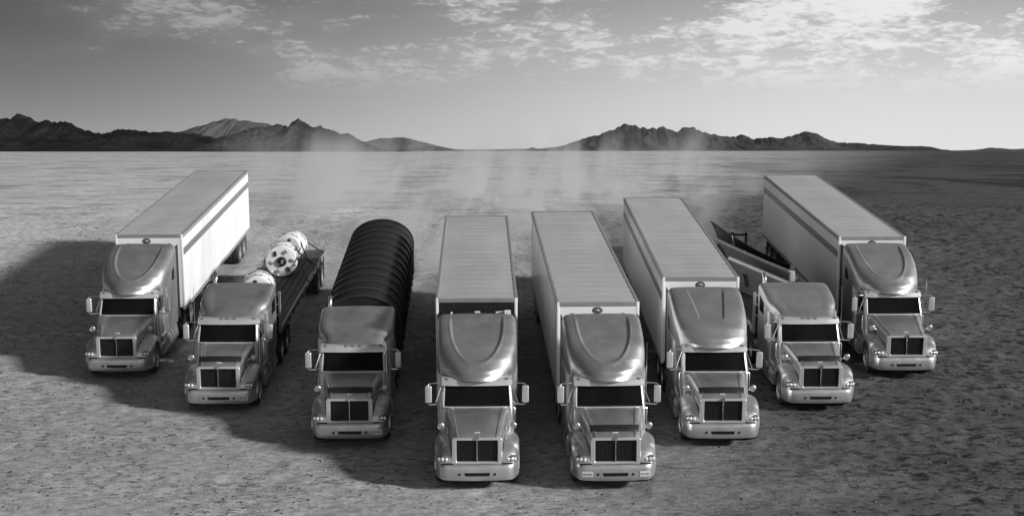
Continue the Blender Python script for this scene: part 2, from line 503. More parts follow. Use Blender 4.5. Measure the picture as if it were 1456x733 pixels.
# ------------------------------------------------------------------ mountains on the horizon
FPX = 2150.3
def make_rock(name, lo, hi):
    rock = bpy.data.materials.new(name)
    rock.use_nodes = True
    t = NT(rock.node_tree)
    P = t.n('ShaderNodeTexCoord').outputs['Object']
    n1 = t.noise(t.scaled(P, (1, 1, 2.5)), 0.0045, 6.0, 0.62)
    n2 = t.noise(P, 0.03, 5.0, 0.6)
    v_ = t.m('MULTIPLY', t.ramp(n1, 0.35, 0.68, lo, hi, False), t.ramp(n2, 0.3, 0.7, 0.7, 1.3, False))
    b = t.n('ShaderNodeBsdfPrincipled', ins={'Roughness': 0.95, 'Specular IOR Level': 0.05,
            'Base Color': t.n('ShaderNodeCombineColor', ins={'Red': v_, 'Green': v_, 'Blue': v_})})
    bp = t.n('ShaderNodeBump', ins={'Strength': 1.0, 'Distance': 22.0})
    t.set(bp.inputs['Height'], n2)
    t.set(b.inputs['Normal'], bp)
    t.n('ShaderNodeOutputMaterial', ins={'Surface': b})
    return rock
ROCK_SHADED = make_rock('shaded_dark_rock', 0.0015, 0.020)  # shade on the left range put into a near-black rock colour
ROCK_STREAK = make_rock('lit_streak_rock', 0.002, 0.06)  # lit and shaded faces put into the streaks of the rock colour
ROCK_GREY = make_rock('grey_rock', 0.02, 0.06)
ROCK_PALE = make_rock('pale_rock', 0.05, 0.085)  # lighter far rock; part of the distance haze is in this colour

def mountain(name, pts, dist, seed, deep=7.0, nx=420, nt=56, gul=0.7, m=None, jag=0.07):
    """a ridge whose crest has the given outline, with spurs and gullies running down both flanks"""
    px = np.linspace(pts[0][0], pts[-1][0], nx)
    tab = smooth_tab(pts, 5)
    py = np.interp(px, [a for a, _ in tab], [c for _, c in tab])
    crest = np.maximum(0.0, (214.5 - py)) / FPX * dist
    xs_ = (px - 728) / FPX * dist
    crest = crest * (1 + jag * fbm(px / 7 + seed, px * 0 + seed, 4, 0.6)) 
    hmax = crest.max()
    tt = np.linspace(-1, 1, nt)
    tt = np.sign(tt) * np.abs(tt) ** 1.25
    X, T = np.meshgrid(xs_, tt)
    H = np.tile(crest, (nt, 1))
    Hs = np.tile(np.convolve(np.pad(crest, 20, mode='edge'), np.ones(41) / 41, 'valid'), (nt, 1))
    a = np.abs(T)
    Hm = H * (1 - np.minimum(1, a * 2.2)) + np.minimum(H * 1.0, Hs) * np.minimum(1, a * 2.2)
    sh = (1 - a) ** 1.35
    rn = ridged(X / (hmax * 0.75) + seed + 0.6 * fbm(X / (hmax * 1.6), T * 2.0 + seed, 2), T * 2.4 + seed, 5)
    Z = Hm * sh * (1 - gul * np.minimum(1, a * 3.2) * (0.5 - 0.42 * rn))
    Z = np.clip(Z, 0, H)
    Yc = dist + T * hmax * deep * (0.55 + 0.45 * np.minimum(1, Hs / hmax)) + hmax * 0.8 * fbm(X / (hmax * 2.2) + seed, T * 0 + seed, 2)
    X = X * (Yc / dist) ** 0.0
    V = np.stack([X, Yc, Z + PLAIN - 2.0], -1).reshape(-1, 3)
    ii = np.arange(nt * nx).reshape(nt, nx)
    F = np.stack([ii[:-1, :-1], ii[:-1, 1:], ii[1:, 1:], ii[1:, :-1]], -1).reshape(-1, 4)
    me = bpy.data.meshes.new(name)
    me.from_pydata(V.tolist(), [], F.tolist())
    me.materials.append(m or ROCK_GREY)
    me.shade_smooth()
    o = bpy.data.objects.new(name, me)
    COL.objects.link(o)
    tag(o, kind='structure')
    return o
mountain('mountains', [(-260, 205), (-160, 186), (-80, 176), (-30, 170), (0, 167), (22, 161), (40, 170), (62, 169), (80, 171), (100, 179), (125, 187), (150, 186), (172, 182), (205, 186), (240, 185), (270, 188), (300, 195), (340, 205), (380, 213)], 5200, 1.3, m=ROCK_SHADED)
mountain('mountains', [(270, 212), (296, 197), (312, 190), (330, 186), (350, 180), (362, 178), (375, 178), (388, 175), (405, 176), (415, 170), (425, 168), (434, 173), (446, 178), (455, 177), (468, 182), (485, 188), (495, 187), (508, 195), (520, 201), (535, 208), (560, 212), (600, 213)], 4600, 5.1, m=ROCK_STREAK, jag=.045)
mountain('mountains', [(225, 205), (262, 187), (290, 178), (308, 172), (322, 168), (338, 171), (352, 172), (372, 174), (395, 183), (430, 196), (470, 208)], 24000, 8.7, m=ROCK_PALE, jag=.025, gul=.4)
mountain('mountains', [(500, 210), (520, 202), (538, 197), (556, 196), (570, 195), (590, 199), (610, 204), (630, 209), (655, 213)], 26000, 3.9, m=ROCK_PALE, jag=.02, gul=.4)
mountain('hills', [(560, 213), (590, 210), (612, 207), (632, 210), (645, 212), (700, 212), (745, 211), (760, 211), (800, 212), (860, 213)], 12000, 2.2, deep=12)
mountain('mountains', [(700, 213), (750, 211.5), (757, 208.5), (765, 211), (800, 207), (825, 198), (850, 192), (870, 184), (888, 176), (905, 178), (920, 183), (945, 182), (960, 186), (975, 181), (985, 181), (1000, 187), (1020, 190), (1045, 194), (1060, 190), (1070, 196), (1085, 195), (1097, 195), (1110, 197), (1125, 192), (1145, 187), (1165, 192), (1195, 201), (1230, 203), (1280, 207), (1320, 208), (1338, 213)], 14500, 6.4, deep=5)
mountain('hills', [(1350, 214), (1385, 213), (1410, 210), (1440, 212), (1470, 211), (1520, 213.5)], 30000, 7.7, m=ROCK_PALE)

# ------------------------------------------------------------------ tractor
def wheel(parent, x, y, r=0.52, wdt=0.30, sgn=1, dual=False):
    """wheel with tyre, rim and hub; sgn points to the outside"""
    key = 'dual' if dual else 'front'
    wd = 0.62 if dual else wdt
    def tyre(b):
        h = wd / 2
        prof = [(-h, r * 0.62), (-h, r * 0.86), (-h * 0.86, r * 0.97), (-h * 0.6, r)]
        if dual:
            prof += [(-h * 0.12, r), (-h * 0.06, r * 0.93), (h * 0.06, r * 0.93), (h * 0.12, r)]
        for k in range(3):
            c = -h * 0.3 + k * h * 0.3 if not dual else h * (0.28 + 0.16 * k)
            prof += [(c - 0.008, r), (c - 0.006, r * 0.975), (c + 0.006, r * 0.975), (c + 0.008, r)]
        prof += [(h * 0.6 if not dual else h * 0.8, r), (h * 0.86 if not dual else h * 0.93, r * 0.97), (h, r * 0.86), (h, r * 0.62)]
        b.lathe(prof, 'X', 36)
    def rim(b):
        h = wd / 2
        b.lathe([(h + 0.002, r * 0.635), (h + 0.004, r * 0.58), (h - 0.05, r * 0.54), (h - 0.09, r * 0.40), (h - 0.07, r * 0.34), (h - 0.015, r * 0.30), (h + 0.01, r * 0.22), (h + 0.015, 0.0)] if not dual else
                [(h + 0.002, r * 0.635), (h - 0.02, r * 0.58), (h - 0.16, r * 0.54), (h - 0.18, r * 0.36), (h - 0.08, r * 0.30), (h - 0.05, r * 0.2), (h - 0.05, 0.0)], 'X', 30)
    wh = part('wheel', key + '_tyre', tyre, RUBBER, parent, (x, y, r - 0.01), (0, 0, 0 if sgn > 0 else math.pi))
    rm = part('rim', key + '_rim', rim, ALU, wh)
    part('back_plate', key + '_back', lambda b: b.lathe([(-wd / 2, r * 0.635), (-wd / 2 + 0.06, r * 0.5), (-wd / 2 + 0.06, 0)], 'X', 20), FRAME, wh)
    if not dual:
        for k in range(10):
            a = 2 * math.pi * k / 10
            part('wheel_nut', 'wheel_nut', lambda b: b.lathe([(0, 0.018), (0.04, 0.018), (0.045, 0)], 'X', 6), CHROME, rm, (wd / 2 - .075, r * .42 * math.cos(a), r * .42 * math.sin(a)))
    return wh

HOOD = [(0.15, 0.635, 1.555), (0.24, 0.655, 1.60), (0.45, 0.68, 1.64), (0.8, 0.72, 1.70), (1.2, 0.78, 1.77), (1.6, 0.84, 1.835), (1.96, 0.90, 1.885)]
def hood_top(x, y):
    return lerp_tab([(a, c) for a, _, c in HOOD], y) + 0.03 * (1 - min(1, (x / 0.8) ** 2))
def b_hood(b):
    secs = []
    for y, wc, zc in HOOD:
        half = [(0, zc + .035), (wc * .35, zc + .033), (wc * .7, zc + .022), (wc * .80, zc + .012), (wc * .84, zc + .03), (wc * .95, zc + .012), (wc, zc - .02), (wc + .035, zc - .09), (wc + .05, zc - .2), (wc + .06, zc - .42), (wc + .07, 0.92)]
        secs.append([(-x, y, z) for x, z in half[:0:-1]] + [(x, y, z) for x, z in half])
    b.loft(secs)
    # front lip over the grille
    y, wc, zc = HOOD[0]
    b.loft([secs[0], [(x * 0.985, y - 0.035, z - 0.02) for x, _, z in secs[0]], [(x * 0.94, y - 0.04, z - 0.06) for x, _, z in secs[0]]])
def b_surround(b):
    def ring(wd, z0, z1, cr, y):
        pts = []
        for cx, cz, a0 in ((wd - cr, z1 - cr, 0), (-wd + cr, z1 - cr, 90), (-wd + cr, z0 + cr, 180), (wd - cr, z0 + cr, 270)):
            for k in range(5):
                a = rad(a0 + 22.5 * k)
                pts.append((cx + cr * math.cos(a), y, cz + cr * math.sin(a)))
        return pts
    b.loft([ring(.715, .80, 1.575, .06, .17), ring(.715, .80, 1.575, .06, .09), ring(.70, .815, 1.56, .06, .065), ring(.60, .865, 1.525, .04, .06), ring(.585, .88, 1.51, .03, .075), ring(.58, .885, 1.505, .03, .16)], closed=True)
def b_grille(b):
    b.box(-.6, .6, .15, .17, .86, 1.53)
    for k in range(31):
        x = -.57 + k * .038
        if abs(x) > 0.03:
            b.box(x - .007, x + .007, .115, .15, .885, 1.51)
    for k in range(11):
        z = .92 + k * .055
        b.box(-.575, .575, .13, .142, z - .005, z + .005)
def b_fender(b):
    zt = [(.055, .82), (.075, .93), (.12, 1.02), (.22, 1.11), (.4, 1.20), (.7, 1.285), (1.1, 1.33), (1.5, 1.30), (1.8, 1.22), (2.0, 1.12)]
    xo = [(.055, 1.03), (.1, 1.08), (.2, 1.14), (.4, 1.19), (.7, 1.215), (2.0, 1.215)]
    def zb(y):
        d = .60 ** 2 - (y - 1.12) ** 2
        base = .80 if y < .5 else .62
        return max(base, .52 + math.sqrt(d)) if d > 0 else base
    def fn(u, v):
        y = .055 + (2.0 - .055) * (u ** 1.5)
        top, out, bot = lerp_tab(zt, y), lerp_tab(xo, y), zb(y)
        top = max(top, bot + 0.02)
        if v < .12:
            return (.62 + .1 * v / .12, y + .03 * (1 - v / .12), top + .03)
        a = (v - .12) / .88 * math.pi / 2
        x = .72 + (out - .72) * math.sin(a) ** .75
        z = bot + (top + .03 - bot) * max(0, math.cos(a)) ** .62
        return (x, y + 0.10 * ((x - .72) / .5) ** 2 * (1 if y < .4 else max(0, 1 - (y - .4) / .3)), z)
    b.grid(fn, 44, 22)
    # inner wheel-arch lip
    b.grid(lambda u, v: (1.215 - .28 * v, 1.12 - .6 * math.cos(math.pi * u), .52 + .6 * math.sin(math.pi * u)), 20, 2)
def b_headlight(b):
    b.grid(lambda u, v: (.965 + .175 * (2 * u - 1) * (1 - .12 * v), .115 + .09 * max(0, 2 * u - 1) ** 1.6 + .12 * max(0, v - .3) ** 2 + .015 * (2 * u - 1) ** 2 - .045 * (1 - (2 * v - 1) ** 4) * (1 - (2 * u - 1) ** 6), .845 + .205 * v * (1 - .22 * max(0, (2 * u - 1)) ** 2)), 16, 8)
def b_lampcup(b):
    b.ell((0, 0, 0), (.05, .030, .062), 14, 8)
def b_bumper(b):
    xs_ = [0, .16, .33, .37, .41, .45, .50, .62, .8, .92, 1.02, 1.10, 1.16, 1.195, 1.205]
    def yy(x):
        return .0 + .05 * (x / 1.0) ** 2 + (.55 * max(0, (x - .9) / .31) ** 2.4)
    rows = [(.315, .10), (.33, .03), (.38, .005), (.475, .0), (.575, .0), (.70, .012), (.76, .03), (.795, .07)]
    full = [-x for x in xs_[:0:-1]] + xs_
    vs = []
    for z, off in rows:
        for x in full:
            xx = x
            if abs(z - .475) < 1e-6 and abs(abs(x) - .37) < 1e-6:
                xx = x * .92
            vs.append((xx * (1 - off * .12), yy(abs(x)) + off, z + .02 * (abs(x) / 1.2) ** 3 * (1 if z < .5 else -.2)))
    n = len(full)
    fs = []
    for j in range(len(rows) - 1):
        for i in range(n - 1):
            xm = (full[i] + full[i + 1]) / 2
            if j == 3 and abs(xm) < .37:
                continue
            fs.append((j * n + i, j * n + i + 1, (j + 1) * n + i + 1, (j + 1) * n + i))
    b.add(vs, fs)
def b_shelf(b):
    xs_ = [-1.2 + .1 * k for k in range(25)]
    def yy(x):
        return .05 * x * x + (.55 * max(0, (abs(x) - .9) / .31) ** 2.4)
    n = len(xs_)
    b.add([(x * .985, yy(x) + .068, .793) for x in xs_] + [(x * .98, yy(x) + .085, .822) for x in xs_] + [(x * .95, yy(x) + .24, .825) for x in xs_],
          [(r * n + i, r * n + i + 1, (r + 1) * n + i + 1, (r + 1) * n + i) for r in (0, 1) for i in range(n - 1)])
def b_bslot(b):
    b.prism([(-.36, .577), (.36, .577), (.335, .474), (-.335, .474)], .035, .05)
    for z in (.505, .54):
        b.box(-.34, .34, .025, .036, z - .004, z + .004)
def b_cab(b):
    # lower body, cowl and greenhouse as one closed loft along z
    def ring(z, yf, yr, wf, wr, cr=.10):
        pts = []
        for cx, cy_, sx_, sy_, a0, ww in ((1, yf, 1, 1, 270, wf), (1, yr, 1, -1, 0, wr), (-1, yr, -1, -1, 90, wr), (-1, yf, -1, 1, 180, wf)):
            for k in range(5):
                a = rad(a0 + 22.5 * k)
                pts.append((sx_ * (ww - cr) + cr * math.cos(a), cy_ + (cr if sy_ > 0 else -cr) + cr * math.sin(a), z))
        return pts
    b.loft([ring(.85, 1.95, 3.4, 1.03, 1.04), ring(1.5, 1.93, 3.4, 1.06, 1.06), ring(1.86, 1.93, 3.4, 1.055, 1.06), ring(1.90, 1.965, 3.4, 1.05, 1.055),
            ring(2.48, 2.27, 3.4, 1.025, 1.03), ring(2.60, 2.33, 3.4, 1.015, 1.02), ring(2.66, 2.40, 3.4, .97, .98)], closed=True, cap=True)
def ws_point(u, v, off):
    """windshield surface: u across -1..1, v up 0..1"""
    z = 1.905 + .575 * v
    hw = .985 - .03 * v
    x = u * hw
    y = 1.955 + .305 * v + .035 * abs(u) ** 2.6 - .03
    return (x, y - off, z + off * .5)
def b_windshield(b):
    b.grid(lambda u, v: ws_point(u * 2 - 1, v, .012), 20, 6)
def b_wsframe(b):
    p = [ws_point(-1 + 2 * k / 14, 0, .016) for k in range(15)] + [ws_point(1, k / 5, .016) for k in range(1, 6)] + [ws_point(1 - 2 * k / 14, 1, .016) for k in range(1, 15)] + [ws_point(-1, 1 - k / 5, .016) for k in range(1, 6)]
    b.tube(p, .026, 6)
def b_wiper(b):
    b.tube([(0, 1.95, 1.93), (.05, 1.935, 1.955), (.36, 1.93, 1.975)], .010, 5)
    b.tube([(.10, 1.925, 1.965), (.62, 1.93, 1.985)], .012, 4)
    b.ell((0, 1.95, 1.93), (.025, .02, .02), 8, 5)
def b_cowl(b):
    b.grid(lambda u, v: ((2 * u - 1) * 1.0, 1.905 + .05 * v + .03 * abs(2 * u - 1) ** 3, 1.905 - .012 * abs(2 * u - 1) ** 2 + .022 * v), 14, 2)
def b_seam(b):
    b.tube([(.715, .13, 1.06), (.745, .35, 1.235), (.79, .8, 1.325), (.85, 1.3, 1.37), (.93, 1.94, 1.36)], .013, 5)
def b_visor(b):
    secs = []
    for k in range(17):
        u = -1 + 2 * k / 16
        x = u * 1.035
        yo = .07 * abs(u) ** 2.6
        secs.append([(x, 2.19 + yo, 2.475), (x, 2.115 + yo, 2.50), (x, 2.125 + yo, 2.545), (x, 2.20 + yo, 2.655), (x, 2.30 + yo, 2.69), (x, 2.42 + yo, 2.69), (x, 2.42 + yo, 2.475)])
    b.loft(secs, closed=True, cap=True)
def b_marker(b):
    b.ell((0, 0, 0), (.065, .055, .028), 12, 6)
def b_door(b):
    # skin panel proud of the cab side, drawn for the right-hand side
    poly = [(2.05, .98), (3.32, .98), (3.32, 2.50), (2.42, 2.50), (2.10, 1.93)]
    def pt(y, z, o):
        return (1.06 - .03 * max(0, (z - 1.9) / .6) + o, y, z)
    vs = [pt(y, z, .016) for y, z in poly] + [pt(y, z, -.02) for y, z in poly]
    n = len(poly)
    b.add(vs, [tuple(range(n)), tuple(range(2 * n - 1, n - 1, -1))] + [(i, i + n, (i + 1) % n + n, (i + 1) % n) for i in range(n)])
def b_dwin(b):
    poly = [(2.20, 1.96), (3.18, 1.96), (3.18, 2.42), (2.46, 2.42)]
    def pt(y, z, o):
        return (1.06 - .03 * max(0, (z - 1.9) / .6) + o, y, z)
    vs = [pt(y, z, .024) for y, z in poly] + [pt(y, z, 0) for y, z in poly]
    b.add(vs, [(0, 1, 2, 3), (7, 6, 5, 4)] + [(i, i + 4, (i + 1) % 4 + 4, (i + 1) % 4) for i in range(4)])
def b_handle(b):
    b.tube([(1.076, 3.02, 1.74), (1.11, 3.04, 1.74), (1.11, 3.20, 1.74), (1.076, 3.22, 1.74)], .014, 6)
def b_sleeper(b):
    def ring(z, w_, yf):
        pts = []
        cr = .16
        for sx_, yc, a0 in ((1, yf + cr, 270), (1, 5.06 - .04, 0), (-1, 5.06 - .04, 90), (-1, yf + cr, 180)):
            c_ = cr if yc < 4 else .04
            for k in range(6):
                a = rad(a0 + 18 * k)
                pts.append((sx_ * (w_ - c_) + c_ * math.cos(a), yc + c_ * math.sin(a), z))
        return pts
    b.loft([ring(.92, 1.20, 3.3), ring(1.1, 1.22, 3.28), ring(2.0, 1.23, 3.26), ring(2.64, 1.23, 3.26)], closed=True, cap=True)

TALL = smooth_tab([(1.98, 2.66), (2.04, 2.76), (2.2, 2.90), (2.6, 3.13), (3.2, 3.41), (3.9, 3.67), (4.5, 3.84), (4.9, 3.915), (5.08, 3.93)])
TALLW = smooth_tab([(1.98, 1.04), (2.3, 1.08), (2.8, 1.14), (3.4, 1.20), (4.2, 1.225), (5.08, 1.225)])
TALLN = [(1.98, 4.0), (2.6, 5.0), (3.6, 8.0), (5.08, 14.0)]
LOW = smooth_tab([(2.20, 2.665), (2.4, 2.72), (2.8, 2.83), (3.4, 2.99), (4.0, 3.13), (4.5, 3.22), (4.9, 3.265), (5.08, 3.27)])
LOWW = smooth_tab([(2.20, .90), (2.7, .94), (3.05, 1.02), (3.35, 1.15), (3.7, 1.22), (5.08, 1.225)])
LOWN = [(2.2, 3.2), (3.0, 4.5), (3.8, 8.0), (5.08, 16.0)]
def fairing(b, top, wid, nx, groove, bow, y0):
    def fn(u, v):
        y = y0 + (5.08 - y0) * v ** 1.25
        # spread the columns evenly over the flat top as well as the two flanks
        k = abs(2 * u - 1)
        n = lerp_tab(nx, y)
        zt_, w_ = lerp_tab(top, y), lerp_tab(wid, y)
        if k < .8:
            xr = k / .8 * .93
            f = (1 - xr ** n) ** (1 / n)
        else:
            f0 = (1 - .93 ** n) ** (1 / n)
            f = f0 * (1 - (k - .8) / .2)
            xr = (1 - f ** n) ** (1 / n)
        x = math.copysign(w_ * xr, u - .5)
        z = 2.60 + (zt_ - 2.60) * f + .03 * (1 - xr * xr) * sstep(y0, y0 + .5, y)
        z += groove(xr, y) * sstep(.45, .9, f)
        yb = y + bow * xr ** 2.2 * max(0, 1 - v * 1.5) ** 1.5
        return (x, min(5.08, yb), z)
    b.grid(fn, 130, 76)
    pts = [fn(k / 60, 1.0) for k in range(61)]
    b.add(pts + [(x, 5.08, 2.60) for x, _, _ in pts], [(k, k + 1, 62 + k, 61 + k) for k in range(60)])
def g_u(xa, y):
    g = (xa / .66) ** 2.4 + (max(0, 4.98 - y) / 2.46) ** 3.2
    return (-.058 * (1 - sstep(.84, 1.02, g)) + .014 * math.exp(-((g - 1.10) / .09) ** 2)) * (1 - sstep(4.3, 5.0, y))
def g_trap(xa, y):
    lim = .50 - .17 * (4.95 - y) / 1.85
    inside = (1 - sstep(lim - .03, lim + .03, xa)) * sstep(3.02, 3.14, y)
    return -.05 * inside * (1 - sstep(4.5, 5.0, y))
def g_low(xa, y):
    return -.035 * (1 - sstep(.55, .85, xa)) * sstep(2.4, 3.0, y) * (1 - sstep(4.0, 5.0, y))
def b_extender(b):
    b.box(1.185, 1.22, 5.09, 5.52, 1.0, 3.84, .012)
def b_swin(b):
    poly = [(4.10, 2.72), (4.52, 2.72), (4.62, 3.16), (4.24, 3.08)]
    vs = [(1.229, y, z) for y, z in poly] + [(1.15, y, z) for y, z in poly]
    b.add(vs, [(0, 1, 2, 3), (7, 6, 5, 4)] + [(i, i + 4, (i + 1) % 4 + 4, (i + 1) % 4) for i in range(4)])
def b_swin_low(b):
    poly = [(3.95, 2.38), (4.75, 2.38), (4.75, 2.90), (4.05, 2.80)]
    vs = [(1.236, y, z) for y, z in poly] + [(1.15, y, z) for y, z in poly]
    b.add(vs, [(0, 1, 2, 3), (7, 6, 5, 4)] + [(i, i + 4, (i + 1) % 4 + 4, (i + 1) % 4) for i in range(4)])
def b_mirror(b):
    b.box(1.33, 1.53, 2.10, 2.22, 1.98, 2.50, .05, 3)
def b_mirror_arm(b):
    b.tube([(1.0, 2.30, 2.555), (1.2, 2.22, 2.565), (1.40, 2.17, 2.56), (1.435, 2.165, 2.53), (1.435, 2.165, 1.95), (1.40, 2.17, 1.915), (1.2, 2.22, 1.915), (1.05, 2.30, 1.93)], .017, 7)
def b_mirror_strut(b):
    b.tube([(1.02, 2.32, 2.5), (1.22, 2.24, 1.93)], .012, 6)
def b_hmirror(b):
    b.lathe([(-.022, .0), (-.022, .055), (-.010, .075), (-.024, .085), (-.01, .102), (.012, .10), (.02, .09), (.022, 0)], 'Y', 20)
def b_hmirror_arm(b):
    b.tube([(1.02, .95, 1.66), (.93, .95, 1.62), (.86, .97, 1.60), (.84, .98, 1.45), (.86, .99, 1.30)], .014, 6)
def b_tank(b):
    b.lathe([(2.62, 0), (2.62, .26), (2.66, .32), (4.06, .32), (4.10, .26), (4.10, 0)], 'Y', 26, (.90, 0, .64))
def b_tankstrap(b):
    b.lathe([(0, .326), (0, .333), (.06, .333), (.06, .326)], 'Y', 26, (.90, 0, .64))
def b_step(b):
    b.box(.90, 1.235, 2.02, 2.56, .40, .46, .01)
    b.box(.92, 1.22, 2.05, 2.56, .72, .77, .01)
    b.box(.90, .94, 2.02, 2.56, .40, .95)
def b_skirt(b):
    b.hexa([(1.02, 2.58, .40), (1.235, 2.58, .40), (1.235, 5.0, .40), (1.02, 5.0, .40), (1.02, 2.58, .98), (1.13, 2.58, .96), (1.13, 5.0, .96), (1.02, 5.0, .98)])
def b_chassis(b):
    for s in (-1, 1):
        b.box(s * .42 - .04, s * .42 + .04, .3, 8.3, .70, .97)
    for y in (.5, 2.4, 4.2, 5.6, 8.2):
        b.box(-.4, .4, y - .06, y + .06, .74, .92)
    b.tube([(-.95, 1.12, .51), (.95, 1.12, .51)], .07, 8)
    for y in (6.35, 7.65):
        b.tube([(-.8, y, .51), (.8, y, .51)], .09, 8)
        b.ell((0, y, .51), (.2, .24, .24))
def b_fifth(b):
    b.lathe([(0, 0), (0, .47), (.05, .47), (.06, .42), (.06, 0)], 'Z', 24, (0, 6.9, 1.0))
def b_flap(b):
    b.box(.62, 1.22, 8.28, 8.30, .22, .98)
def b_stack(b):
    b.tube([(-.97, 5.3, .9), (-.97, 5.3, 3.05), (-.97, 5.3, 3.22), (-.97, 5.33, 3.36), (-.97, 5.40, 3.47), (-.97, 5.50, 3.52)], .075, 14, cap=False)
    b.tube([(-.97, 5.3, 1.5), (-.97, 5.3, 2.7)], .12, 14)
def b_antenna(b):
    b.tube([(0, 0, 0), (0, 0, .95), (0, .03, 1.75)], [.012, .010, .006], 5)
def b_deflector(b):
    for o in (0, .014):
        b.grid(lambda u, v: ((2 * u - 1) * (.69 + .02 * v), .40 + .17 * v + .06 * abs(2 * u - 1) ** 3 + o, 1.655 + .165 * v ** .8 - .03 * abs(2 * u - 1) ** 3 - o), 14, 4)
def b_ornament(b):
    b.prism([(-.035, 1.53), (-.055, 1.60), (0, 1.625), (.055, 1.60), (.035, 1.53), (0, 1.49)], .03, .075)
    b.lathe([(.03, .02), (.022, .02), (.022, .012), (.03, .012)], 'Y', 12, (0, 0, 1.568))
def b_badge(b):
    b.box(-.085, .085, .30, .345, 1.650, 1.672, .008)
def b_divider(b):
    b.box(-.012, .012, .075, .12, .885, 1.505, .004)
def b_plate(b):
    b.box(-.15, .15, -.006, .006, -.078, .078, .004)
def b_plateprint(b):
    # worn, unreadable marks
    for k, (x, z0, z1) in enumerate(((-.105, -.03, .035), (-.06, -.035, .03), (-.012, -.02, .035), (.03, -.035, .02), (.07, -.03, .035), (.112, -.025, .03))):
        b.box(x - .012, x + .012, -.010, -.006, z0, z1)
def b_grab(b):
    b.tube([(1.08, 2.08, 1.25), (1.12, 2.08, 1.3), (1.12, 2.10, 1.8), (1.08, 2.12, 1.85)], .014, 6)
def b_aircleaner(b):
    b.lathe([(1.45, 0), (1.45, .10), (1.5, .14), (2.0, .14), (2.05, .1), (2.05, 0)], 'Z', 18, (1.06, 2.02, -.02))

